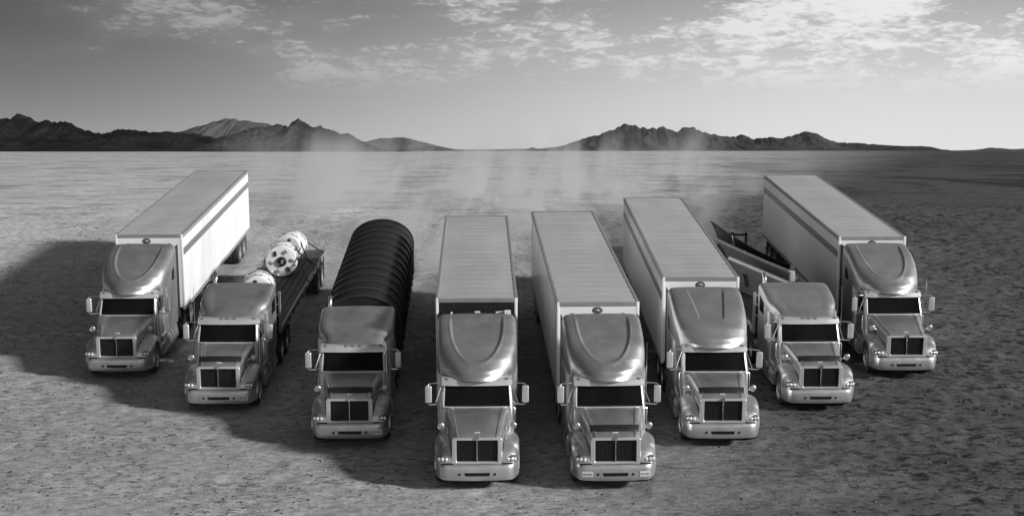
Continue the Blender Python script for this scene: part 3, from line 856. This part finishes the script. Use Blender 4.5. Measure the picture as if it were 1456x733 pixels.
def tractor(label, matrix, roof='tall', deflector=True, plates=(), antenna=(), group='silver semi trucks parked in a wedge'):
    root = thing('semi_truck', label, 'truck', matrix, group)
    part('chassis', 'chassis', b_chassis, FRAME, root)
    part('fifth_wheel', 'fifth', b_fifth, FRAME, root)
    part('cab', 'cab', b_cab, PAINT, root)
    part('sleeper', 'sleeper', b_sleeper, PAINT, root)
    if roof == 'tall':
        part('roof_fairing', 'fair_tall', lambda b: fairing(b, TALL, TALLW, TALLN, g_u, .95, 1.98), PAINT, root, ang=60)
    elif roof == 'trap':
        part('roof_fairing', 'fair_trap', lambda b: fairing(b, TALL, TALLW, TALLN, g_trap, .60, 1.98), PAINT, root, ang=60)
    else:
        part('roof_fairing', 'fair_low', lambda b: fairing(b, LOW, LOWW, LOWN, g_low, .30, 2.2), PAINT, root, ang=60)
    hood = part('hood', 'hood', b_hood, PAINT, root)
    part('cowl_panel', 'cowl', b_cowl, BLACK, root)
    part('badge', 'badge', b_badge, PLATE, hood)
    if deflector:
        part('bug_deflector', 'deflector', b_deflector, BLACK, hood)
    gr = part('grille', 'grille', b_grille, MESHM, root)
    part('grille_surround', 'surround', b_surround, PAINT2, gr)
    part('divider', 'divider', b_divider, CHROME, gr)
    part('emblem', 'ornament', b_ornament, CHROME, gr)
    bu = part('bumper', 'bumper', b_bumper, BUMPER, root, ang=50)
    part('bumper_gap_shade', 'shelf', b_shelf, BLACK, bu)  # black strip painting in the shaded gap above the bumper
    part('air_intake', 'bslot', b_bslot, BLACK, bu)
    for s in (-1, 1):
        part('tow_hook', 'towhook', lambda b: b.lathe([(-.012, 0), (-.012, .034), (-.004, .04), (.006, .04)], 'Y', 14), BLACK, bu, (s * .50, .008, .53))
    for x in plates:
        p = part('bumper_plate', 'plate', b_plate, PLATE, bu, (x, -.004 + .05 * x * x, .53), (0, 0, .1 * x))
        part('print', 'plateprint', b_plateprint, PLATED, p)
    for s in (-1, 1):
        sc_ = (s, 1, 1)
        part('fender', 'fender', b_fender, PAINT, root, scl=sc_)
        part('hood_seam', 'seam', b_seam, BLACK, hood, scl=sc_)
        hl = part('headlight', 'headlight', b_headlight, LENS, root, scl=sc_)
        for cx, cy_, cz in ((.875, .078, .945), (.985, .082, .95), (1.075, .115, .94)):
            part('reflector', 'lampcup', b_lampcup, LAMPCUP, hl, (cx, cy_, cz))
        d = part('door', 'door', b_door, PAINT, root, scl=sc_)
        part('door_window', 'dwin', b_dwin, GLASS, d)
        part('handle', 'handle', b_handle, CHROME, d)
        part('grab_rail', 'grab', b_grab, CHROME, root, scl=sc_)
        m = part('mirror', 'mirror', b_mirror, PAINT2, root, scl=sc_)
        part('mirror_bracket', 'mirror_arm', b_mirror_arm, CHROME, m)
        part('mirror_strut', 'mirror_strut', b_mirror_strut, CHROME, m)
        hm = part('hood_mirror', 'hmirror', b_hmirror, ALU, root, (s * 1.04, .95, 1.66), scl=sc_)
        part('mirror_bracket', 'hmirror_arm', b_hmirror_arm, CHROME, hm, (-1.04, -.95, -1.66))
        tk = part('fuel_tank', 'tank', b_tank, ALU, root, scl=sc_)
        for y in (2.95, 3.75):
            part('strap', 'tankstrap', b_tankstrap, BLACK, tk, (0, y, 0))
        part('step', 'step', b_step, ALU, root, scl=sc_)
        part('side_skirt', 'skirt', b_skirt, PAINT, root, scl=sc_)
        part('mud_flap', 'flap', b_flap, RUBBER, root, scl=sc_)
        part('wiper', 'wiper', b_wiper, BLACK, root, (-.55 if s < 0 else .02, 0, 0))
        if roof != 'low':
            part('side_extender', 'extender', b_extender, BLACK, root, scl=sc_)
            part('sleeper_window', 'swin', b_swin, GLASS, root, scl=sc_)
        else:
            part('sleeper_window', 'swin_low', b_swin_low, GLASS, root, scl=sc_)
        wheel(root, s * 1.04, 1.12, sgn=s)
        for y in (6.35, 7.65):
            wheel(root, s * .90, y, sgn=s, dual=True)
    part('windshield', 'windshield', b_windshield, GLASS, root)
    part('windshield_frame', 'wsframe', b_wsframe, PAINT2, root)
    vi = part('visor', 'visor', b_visor, PAINT2, root)
    for x in (-.88, -.22, 0, .22, .88):
        part('marker_light', 'marker', b_marker, AMBER, vi, (x, 2.235 + .07 * abs(x / 1.03) ** 2.6, 2.668), (rad(30), 0, 0))
    if roof == 'low':
        part('exhaust_stack', 'stack', b_stack, CHROME, root)
    for x in antenna:
        part('antenna', 'antenna', b_antenna, CHROME, root, (x, 2.3, 2.0))
    return root

# ------------------------------------------------------------------ trailers
def running_gear(root, L, low=False):
    def bogie(b):
        for s in (-1, 1):
            b.box(s * .5 - .05, s * .5 + .05, -2.6, 1.3, .72, 1.0)
        for y in (-1.25, 0):
            b.tube([(-.85, y, .51), (.85, y, .51)], .08, 8)
    part('bogie', 'bogie', bogie, FRAME, root, (0, L - 1.6, 0))
    for s in (-1, 1):
        for y in (-1.25, 0):
            wheel(root, s * .92, L - 1.6 + y, sgn=s, dual=True)
        part('landing_leg', 'landing_leg', lambda b: b.box(-.07, .07, -.07, .07, .32, 1.12, .01).box(-.16, .16, -.13, .13, .28, .32, .01), FRAME, root, (s * .95, 3.1, 0))
        part('mud_flap', 'tflap', lambda b: b.box(-.3, .3, -.012, .012, .2, 1.08), RUBBER, root, (s * .92, L - .75, 0))
    part('rear_guard', 'rear_guard', lambda b: b.box(-1.2, 1.2, -.06, .06, .45, .56, .01).box(-.6, -.5, -.05, .05, .56, 1.1).box(.5, .6, -.05, .05, .56, 1.1), ALU, root, (0, L - .1, 0))

def box_trailer(label, matrix, L, stripe, reefer=False, key='', nroof=21, npan=13):
    root = thing('box_trailer', label, 'trailer', matrix, 'box trailers behind the trucks')
    W2, ZB, ZT = 1.3, 1.10, 4.11
    part('body', 'tbody' + key, lambda b: b.box(-W2 + .02, W2 - .02, .02, L - .02, ZB + .06, ZT - .03), FRAME, root)
    # roof sheets, each very slightly crowned and lapped over the next
    st = (L - .16) / nroof
    def sheet(b):
        b.grid(lambda u, v: ((2 * u - 1) * (W2 - .085), v * (st - .014), .018 * (1 - (2 * u - 1) ** 2) + .010 * math.sin(math.pi * v) - .004 * v), 8, 4)
        b.box(-W2 + .085, W2 - .085, 0, .05, -.03, .012)
    for k in range(nroof):
        part('roof_panel', 'sheet' + key, sheet, ROOFM, root, (0, .08 + k * st, ZT - .012))
    sp = (L - .16) / npan
    for s in (-1, 1):
        for k in range(npan):
            part('side_panel', 'sidepan' + key, lambda b: b.box(-.012, .012, .005, sp - .005, ZB + .15, ZT - .15, .004), WHITE, root, (s * (W2 - .006), .08 + k * sp, 0))
        part('top_rail', 'toprail' + key, lambda b: b.box(-.05, .05, 0, L, ZT - .15, ZT + .006, .012), RAIL, root, (s * (W2 - .035), 0, 0))
        part('bottom_rail', 'botrail' + key, lambda b: b.box(-.03, .03, 0, L, ZB, ZB + .15, .008), RAIL, root, (s * (W2 - .012), 0, 0))
        part('corner_post', 'cpost', lambda b: b.box(-.05, .05, -.02, .06, ZB, ZT + .012, .025, 2), ALU if reefer else WHITER, root, (s * (W2 - .04), 0, 0))
        if stripe:
            part('stripe', 'stripe' + key, lambda b: b.box(-.003, .003, .06, L - .05, 3.28, 3.56), STRIPE, root, (s * (W2 + .009), 0, 0))
    part('rear_frame', 'rframe', lambda b: b.box(-W2, W2, -.04, .04, ZB, ZT + .01, .01), ALU, root, (0, L - .02, 0))
    for s in (-1, 1):
        part('rear_door', 'rdoor', lambda b: b.box(-.6, .6, -.01, .02, ZB + .12, ZT - .12, .008), WHITE, root, (s * .62, L + .02, 0))
    part('front_panel', 'fpanel', lambda b: b.box(-W2 + .06, W2 - .06, -.012, .012, ZB + .1, ZT - .13, .004), BLACK if reefer else WHITER, root, (0, 0, 0)) if not reefer else \
        part('front_panel', 'fpanelr', lambda b: b.box(-W2 + .06, W2 - .06, -.012, .012, ZB + .1, ZT - .13, .004), BLACK, root)
    part('front_rail', 'frail', lambda b: b.box(-W2 + .07, W2 - .07, -.022, .05, ZT - .13, ZT + .01, .012), RAIL, root)
    if reefer:
        r = part('cooling_unit', 'reefer', lambda b: b.box(-1.12, 1.12, -.46, -.014, 2.1, 3.72, .08, 3), BLACK, root)
        for x, z, wd, hh, a in ((.02, 3.74, .09, .018, 0), (.70, 3.735, .10, .018, .1), (.86, 3.73, .17, .03, .25), (.98, 3.72, .10, .10, 0), (-.80, 3.72, .03, .05, 0)):
            part('glint', 'glint%d%d' % (int(x * 100), int(z * 100)), lambda b: b.box(-wd, wd, -.05, .05, -hh, hh, .01), WHITER, r, (x, -.30 if hh < .05 else -.42, z), (0, -a, 0))  # white pieces painting bright reflections on the glossy unit
        for k in range(6):
            part('louvre', 'louvre', lambda b: b.box(-.95, .95, -.02, .02, -.02, .02, .006), FRAME, r, (0, -.475, 2.5 + k * .17))
    else:
        lg = part('emblem', 'tlogo', lambda b: b.lathe([(-.022, 0), (-.02, .125), (-.012, .135)], 'Y', 24), BLACK, root, (-.02 if key != 'a' else -.1, 0, 3.86), scl=(1.25, 1, .82))
        part('emblem_ring', 'tlogo_r', lambda b: b.lathe([(-.024, .10), (-.027, .09), (-.027, .085), (-.024, .08)], 'Y', 24), RAIL, lg)
        part('emblem_wing', 'tlogo_w', lambda b: b.prism([(-.055, .02), (.02, .045), (.07, .0), (.02, -.03), (.0, .0)], -.03, -.022), WHITER, lg)
        for s in (-1, 1):
            part('marker_light', 'tmark', lambda b: b.box(-.05, .05, -.03, 0, -.03, .03, .01), AMBER, root, (s * .80, -.012, 3.745))
    running_gear(root, L)
    return root

def deck(root, L, posts=True):
    """flatbed: side rails, planks, beams and a front bulkhead"""
    key = 'd%d' % int(L * 10)
    n = 9
    wd = 2.32 / n
    for k in range(n):
        part('plank', 'plank' + key, lambda b: b.box(-wd / 2 + .016, wd / 2 - .016, .06, L - .06, -.02, .02, .006), WOOD, root, (-1.16 + wd * (k + .5), 0, 1.385 + .006 * ((k * 7) % 3 - 1)))
    for s in (-1, 1):
        part('side_rail', 'srail' + key, lambda b: b.box(-.055, .055, 0, L, 1.22, 1.42, .015), RAIL, root, (s * 1.225, 0, 0))
        part('beam', 'beam' + key, lambda b: b.box(-.07, .07, .3, L - .2, .92, 1.33), FRAME, root, (s * .45, 0, 0))
        for k in range(int(L / 1.25)):
            part('stake_pocket', 'pocket', lambda b: b.box(-.02, .03, -.05, .05, 1.20, 1.38, .006), FRAME, root, (s * 1.285, .7 + k * 1.25, 0), (0, 0, 0 if s > 0 else math.pi))
    part('crossbeam', 'xbeam' + key, lambda b: [b.box(-1.17, 1.17, y - .04, y + .04, 1.24, 1.355) for y in np.arange(.1, L, .6)], FRAME, root)
    if posts:
        for s in (-1, 1):
            part('post', 'bpost', lambda b: b.box(-.05, .05, -.04, .04, 1.40, 2.78, .015), ALU, root, (s * 1.22, .06, 0))
        part('bulkhead', 'bulk', lambda b: b.box(-1.17, 1.17, -.015, .015, 1.42, 2.55), DARKST, root, (0, .08, 0))
        for z in (1.9, 2.3, 2.66):
            part('bulkhead_rail', 'brail', lambda b: b.box(-1.17, 1.17, -.03, .0, -.035, .035, .01), ALU, root, (0, .06, z))
    running_gear(root, L)

def tarp_trailer(label, matrix, L):
    root = thing('tarp_trailer', label, 'trailer', matrix)
    W2, ZS, ZT = 1.38, 2.32, 3.42
    nb = 12
    st = L / nb
    def sect(y, d):
        pts = [(-W2 + d * .6, y, 1.25), (-W2 + d * .6, y, 1.8)]
        for k in range(25):
            a = math.pi * (1 - k / 24)
            pts.append(((W2 - d) * math.cos(a), y, ZS + (ZT - ZS - d) * math.sin(a) ** .92))
        return pts + [(W2 - d * .6, y, 1.8), (W2 - d * .6, y, 1.25)]
    def bay(b):
        b.loft([sect(st * j / 8, .015 + .055 * math.sin(math.pi * j / 8) ** .7) for j in range(9)])
    def bow(b):
        b.loft([sect(-.05, .012), sect(-.045, -.022), sect(.045, -.022), sect(.05, .012)])
    for k in range(nb):
        part('tarp_panel', 'bay', bay, TARP, root, (0, k * st, 0), ang=60)
    for k in range(nb + 1):
        part('tarp_bow', 'bow', bow, BOW, root, (0, k * st, 0), ang=60)
    def endw(b):
        s_ = sect(0, .02)
        b.add(s_, [tuple(range(len(s_)))])
    part('front_wall', 'endw', endw, TARP, root, (0, -.02, 0))
    part('rear_wall', 'endw', endw, TARP, root, (0, L + .02, 0))
    part('floor', 'tfloor', lambda b: b.box(-1.3, 1.3, 0, L, 1.1, 1.28), FRAME, root)
    for s in (-1, 1):
        part('side_rail', 'trail', lambda b: b.box(-.03, .03, 0, L, 1.12, 1.3, .01), FRAME, root, (s * 1.36, 0, 0))
        for k in range(12):
            part('ratchet', 'ratchet', lambda b: b.box(-.02, .02, -.06, .06, -.1, .1, .01), ALU, root, (s * 1.40, (k + .5) * st, 1.22))
        part('tool_box', 'tbox', lambda b: b.box(-.3, .3, -.6, .6, .55, 1.08, .03), FRAME, root, (s * 1.0, 5.2, 0))
    running_gear(root, L)
    return root

# layout: x, nose distance, heading, gap nose->trailer, trailer length  (grade frame, metres)
T = {1: (-12.93, 52.10, -0.03, 6.10, 17.0), 2: (-8.67, 48.14, -0.85, 5.85, 14.6), 3: (-4.04, 44.48, 0.75, 6.05, 14.6), 4: (-0.12, 40.66, 0.10, 6.46, 14.93),
     5: (3.80, 40.58, 0.82, 5.92, 16.6), 6: (7.42, 44.23, -0.73, 5.84, 16.4), 7: (11.23, 47.78, 0.0, 5.75, 16.0), 8: (15.16, 51.66, -0.15, 5.50, 15.87)}
def tm(i, y=0.0, x=0.0, z=0.0):
    a = T[i]
    return rig(a[0], a[1], 0.0, rad(a[2])) @ Matrix.Translation((x, y, z))

tractor('silver tall-roof semi truck at the far left end of the wedge', tm(1), 'tall', False)
tractor('silver low-roof semi truck pulling the flatbed that carries white drums', tm(2), 'low', True, (.82,), (-1.15,))
tractor('silver low-roof semi truck pulling the black ribbed tarp trailer', tm(3), 'low', True, (.85,))
tractor('silver tall-roof semi truck with bare hood and no bumper plate, left of the two foremost', tm(4), 'tall', False)
tractor('silver tall-roof semi truck with dark hood strip and pale plates at both bumper ends', tm(5), 'tall', True, (-.80, .84), (1.12,))
tractor('silver semi truck with a trapezoid recess in its tall roof fairing', tm(6), 'trap', True)
tractor('silver low-roof semi truck pulling the flatbed of steel plough blades', tm(7), 'low', True, (), (1.12,))
tractor('silver tall-roof semi truck at the far right end of the wedge', tm(8), 'tall', False, (), (1.25,))

box_trailer('white box trailer with grey stripe and sunlit side, leftmost of all', tm(1, T[1][3]), T[1][4], True, key='a', nroof=24, npan=14)
box_trailer('grey-roofed box trailer with black front and cooling unit, no stripe', tm(4, T[4][3]), T[4][4], False, True, key='b', nroof=21, npan=12)
box_trailer('white box trailer with plain unstriped side, behind the truck with two bumper plates', tm(5, T[5][3]), T[5][4], False, key='c', nroof=22, npan=14)
box_trailer('white striped box trailer between the unstriped trailer and the plough blade flatbed', tm(6, T[6][3]), T[6][4], True, key='e', nroof=22, npan=14)
box_trailer('white striped box trailer at the far right end of the row', tm(8, T[8][3]), T[8][4], True, key='f', nroof=22, npan=13)
tarp_trailer('black trailer under a ribbed arched tarpaulin', tm(3, T[3][3]), T[3][4])

fb = thing('flatbed_trailer', 'flatbed trailer with dark plank deck carrying white drums', 'trailer', tm(2, T[2][3]), 'flatbed trailers')
deck(fb, T[2][4])
fb2 = thing('flatbed_trailer', 'flatbed trailer with rear stakes carrying leaning steel plough blades', 'trailer', tm(7, T[7][3]), 'flatbed trailers')
deck(fb2, T[7][4])
for x in (-1.1, .55, 1.22):
    part('stake', 'stake', lambda b: b.box(-.05, .05, -.05, .05, 1.40, 1.98, .01), DARKST, fb2, (x, 15.85, 0))
for z in (1.86,):
    part('stake_rail', 'stakerail', lambda b: b.box(.55, 1.22, -.03, .03, -.05, .05, .01), DARKST, fb2, (0, 15.85, z))

# ---- white cutter drums on the first flatbed
def drum(label, i, x, y, r, ln, spin, yaw):
    z = 1.405 + r * 1.02
    root = thing('cutter_drum', label, 'drum', tm(i, y, x, z) @ Matrix.Rotation(yaw, 4, 'Z') @ Matrix.Rotation(spin, 4, 'Y'), 'white slotted drums on the flatbed')
    key = 'dr%d' % int(r * 1000 + ln * 10)
    def shell(b):
        b.lathe([(0.03, r * .30), (0, r * .32), (0, r * .90), (.012, r * .955), (.05, r * .99), (.10, r), (.20, r), (.21, r * .97), (.25, r * .97), (.26, r), (ln * .44, r), (ln * .46, r * .955), (ln * .54, r * .955), (ln * .56, r), (ln - .08, r), (ln, r * .93), (ln + .02, r * .3), (ln - .02, 0)], 'Y', 44)
    part('shell', key + 's', shell, DRUMW, root)
    part('hub', key + 'h', lambda b: b.lathe([(.06, r * .33), (-.07, r * .31), (-.09, r * .24), (-.04, r * .15), (-.10, r * .10), (-.12, 0)], 'Y', 24), BLACK, root)
    part('hub_pin', key + 'hp', lambda b: b.box(-.02, .09, -.13, -.09, -.07, .10, .012), ALU, root)
    for k in range(6):                                        # pockets round the face
        a = math.pi * k / 3 + .3
        part('cutter_pocket', key + 'p%d' % (k % 3), lambda b: b.box(-.09 - .02 * (k % 3), .09, -.06, .01, -.065, .065 + .02 * (k % 2), .02), (STEEL, STEEL, FRAME)[k % 3], root, (r * .66 * math.cos(a), .01, r * .66 * math.sin(a)), (0, -a + .6, 0))
    for k in range(7):                                        # slots round the barrel
        for row in range(2):
            a = 2 * math.pi * (k + .5 * row) / 7 + .4
            part('slot', key + 'sl', lambda b: b.box(-.16, .16, -.035, .035, -.03, .006, .01), FRAME, root, (r * math.cos(a), ln * (.24 if row == 0 else .76), r * math.sin(a)), (0, math.pi / 2 - a, 0))
    for k in range(6):
        a = math.pi * (1.08 + .84 * k / 5) + spin
        part('cutter_tooth', key + 't', lambda b: b.ell((0, 0, 0), (.06, .05, .045), 10, 6), DRUMW, root, (r * .90 * math.cos(a), -.005, r * .90 * math.sin(a)), (0, -a, 0))
    return root
drum('white slotted cutter drum showing its full face and black hub', 2, .06, 14.5, .67, 1.3, .2, .12)
drum('white slotted drum lying farthest back on the flatbed', 2, -.10, 17.2, .64, 1.3, 1.1, -.12)
drum('white slotted drum half hidden right behind the truck cab', 2, -.08, 8.8, .64, 1.3, .7, .08)
def chain(label, i, pts):
    o = part('tie_down_chain', 'chain_' + label, lambda b: b.tube(pts, .03, 5), DARKST, None)
    o.matrix_basis = tm(i)
    return tag(o, label, 'chain', 'chains over the drums')
chain('dark chain from the full-faced drum to the near right deck edge', 2, [(.5, 14.9, 2.55), (.9, 14.3, 1.9), (1.25, 13.7, 1.43)])
chain('dark chain crossing down behind the full-faced drum to the right deck edge', 2, [(.55, 15.2, 2.5), (.9, 16.0, 1.9), (1.25, 16.7, 1.43)])
chain('dark chain from the farthest drum forward to the right deck edge', 2, [(.4, 17.6, 2.45), (.85, 16.6, 1.85), (1.25, 15.7, 1.43)])
chain('dark chain from the farthest drum back to the rear deck corner', 2, [(.4, 18.0, 2.45), (.85, 18.8, 1.9), (1.25, 19.5, 1.43)])

# ---- plough blades on the second flatbed
def blade(label, tl, tr, bl, br, thick, m, rim_m, rim=.06, bulge=.35, ribs=5, hole=False, flare=0.0, cat='plough blade'):
    root = thing('plough_blade', label, cat, tm(7), 'plough blades leaning on the flatbed')
    tl, tr, bl, br = (Vector(p) for p in (tl, tr, bl, br))
    nrm = ((tr - tl).cross(bl - tl)).normalized()
    if nrm.y > 0:
        nrm = -nrm                                            # towards the cab
    def surf(u, v, o):
        top, bot = tl.lerp(tr, u), bl.lerp(br, u)
        p = bot.lerp(top, v)
        p = p - nrm * bulge * math.sin(math.pi * v) * (1 - .25 * u)
        if flare:
            p.z += flare * (1 - u) ** 2 * v
        return p + nrm * o
    key = label
    def body(b):
        nu, nv = 20, 10
        front = lambda u, v: tuple(surf(u, v, thick / 2))
        back = lambda u, v: tuple(surf(u, v, -thick / 2))
        for fn in (front, back):
            if hole:
                vs = [fn(i / nu, j / nv) for j in range(nv + 1) for i in range(nu + 1)]
                b.add(vs, [(j * (nu + 1) + i, j * (nu + 1) + i + 1, (j + 1) * (nu + 1) + i + 1, (j + 1) * (nu + 1) + i) for j in range(nv) for i in range(nu) if not (2 <= i <= 3 and 2 <= j <= 5)])
            else:
                b.grid(fn, nu, nv)
        for uu in (0, 1):
            b.loft([[tuple(surf(uu, j / nv, thick / 2)) for j in range(nv + 1)], [tuple(surf(uu, j / nv, -thick / 2)) for j in range(nv + 1)]])
        for vv in (0, 1):
            b.loft([[tuple(surf(i / nu, vv, thick / 2)) for i in range(nu + 1)], [tuple(surf(i / nu, vv, -thick / 2)) for i in range(nu + 1)]])
    part('moldboard', key + 'm', body, m, root, ang=50)
    part('top_rim', key + 'r', lambda b: b.tube([surf(k / 16, 1.0, 0) for k in range(17)], rim, 8), rim_m, root)
    part('cutting_edge', key + 'c', lambda b: b.tube([surf(k / 10, 0.0, 0) for k in range(11)], rim * .8, 6), DARKST, root)
    for uu in (.3, .75):
        p = surf(uu, .45, -thick / 2)
        part('push_arm', key + 'a%d' % int(uu * 10), lambda b: b.tube([p, p - nrm * .5 + Vector((0, 0, -.1)), Vector((p.x - nrm.x * 1.3, p.y - nrm.y * 1.3, 1.50))], .07, 6), DARKST, root)
    e = surf(1.0, .9, 0)
    part('end_bracket', key + 'e', lambda b: b.box(e.x - .09, e.x + .09, e.y - .12, e.y + .12, e.z - .28, e.z + .12, .03, 2), STEELL, root)
    if flare > .3:
        q0, q1 = surf(.30, .25, thick / 2 + .02), surf(.30, 1.06, thick / 2 + .02)
        part('marker_rod', key + 'k', lambda b: b.tube([q0, q1], .022, 6), STEELL, root)
    for k in range(ribs):
        u = (k + .5) / ribs
        part('rib', key + 'b%d' % k, lambda b: b.loft([[tuple(surf(u, j / 8, -thick / 2 - s)) for j in range(8)] for s in (0, .12)]), m, root)
    return root
blade('grey steel plough blade with pale top rim, nearest the truck cab', (-1.30, 11.0, 2.95), (.32, 5.95, 2.95), (-.75, 11.7, 1.46), (1.0, 6.5, 1.46), .06, STEEL, STEELL, .075, .15, 5, True)
blade('grey curved plough blade in the middle of the three on the flatbed', (-1.42, 13.6, 3.05), (.55, 8.3, 3.0), (-.85, 14.2, 1.46), (1.05, 8.9, 1.46), .16, STEEL, STEEL, .05, .30, 5, False, .15)
blade('black plough blade with a pointed upswept tip, rearmost on the flatbed', (-1.55, 14.5, 3.25), (1.15, 11.0, 2.62), (-1.25, 14.7, 1.46), (1.18, 11.3, 1.46), .05, DARKST, DARKST, .03, .35, 4, False, .55)

# ------------------------------------------------------------------ dust behind the trucks, and the air
def volume_box(name, lo, hi, m):
    b = MB().box(lo[0], hi[0], lo[1], hi[1], lo[2], hi[2])
    me = b.mesh(name, m)
    o = bpy.data.objects.new(name, me)
    COL.objects.link(o)
    return tag(o, kind='stuff')
dm = bpy.data.materials.new('blown_dust')
dm.use_nodes = True
t = NT(dm.node_tree)
P = t.n('ShaderNodeTexCoord').outputs['Object']
s3 = t.n('ShaderNodeSeparateXYZ', ins={'Vector': P})
lean = t.n('ShaderNodeCombineXYZ', ins={'X': t.m('ADD', s3.outputs[0], t.m('MULTIPLY', s3.outputs[2], -0.25)), 'Y': s3.outputs[1], 'Z': s3.outputs[2]})
nn = t.noise(t.scaled(lean, (0.30, 0.045, 0.09)), 1.0, 4.0, 0.6, 0.5)
den = t.ramp(nn, 0.48, 0.68)
hgt = t.ramp(s3.outputs[2], t.ramp(s3.outputs[1], 6.0, 40.0, 4.0, 10.0), 1.0)
ex = t.m('MULTIPLY', t.ramp(s3.outputs[0], -24, -12), t.ramp(s3.outputs[0], 24, 15))
ey = t.m('MULTIPLY', t.ramp(s3.outputs[1], 1, 16), t.ramp(s3.outputs[1], 84, 60))
den = t.m('MULTIPLY', t.m('MULTIPLY', den, hgt), t.m('MULTIPLY', t.m('MULTIPLY', ex, ey), 0.21))
pv = t.n('ShaderNodeVolumePrincipled', ins={'Color': (.85, .85, .85, 1), 'Density': den, 'Anisotropy': 0.2})
t.n('ShaderNodeOutputMaterial', ins={'Volume': pv})
volume_box('dust_cloud', (-24, 0, -.8), (24, 85, 12.6), dm)

hm_ = bpy.data.materials.new('desert_haze')
hm_.use_nodes = True
t = NT(hm_.node_tree)
pv = t.n('ShaderNodeVolumePrincipled', ins={'Color': (.9, .9, .9, 1), 'Density': 2.5e-6, 'Anisotropy': 0.1})
t.n('ShaderNodeOutputMaterial', ins={'Volume': pv})
volume_box('haze', (-39000, -1900, -12), (39000, 36000, 640), hm_)
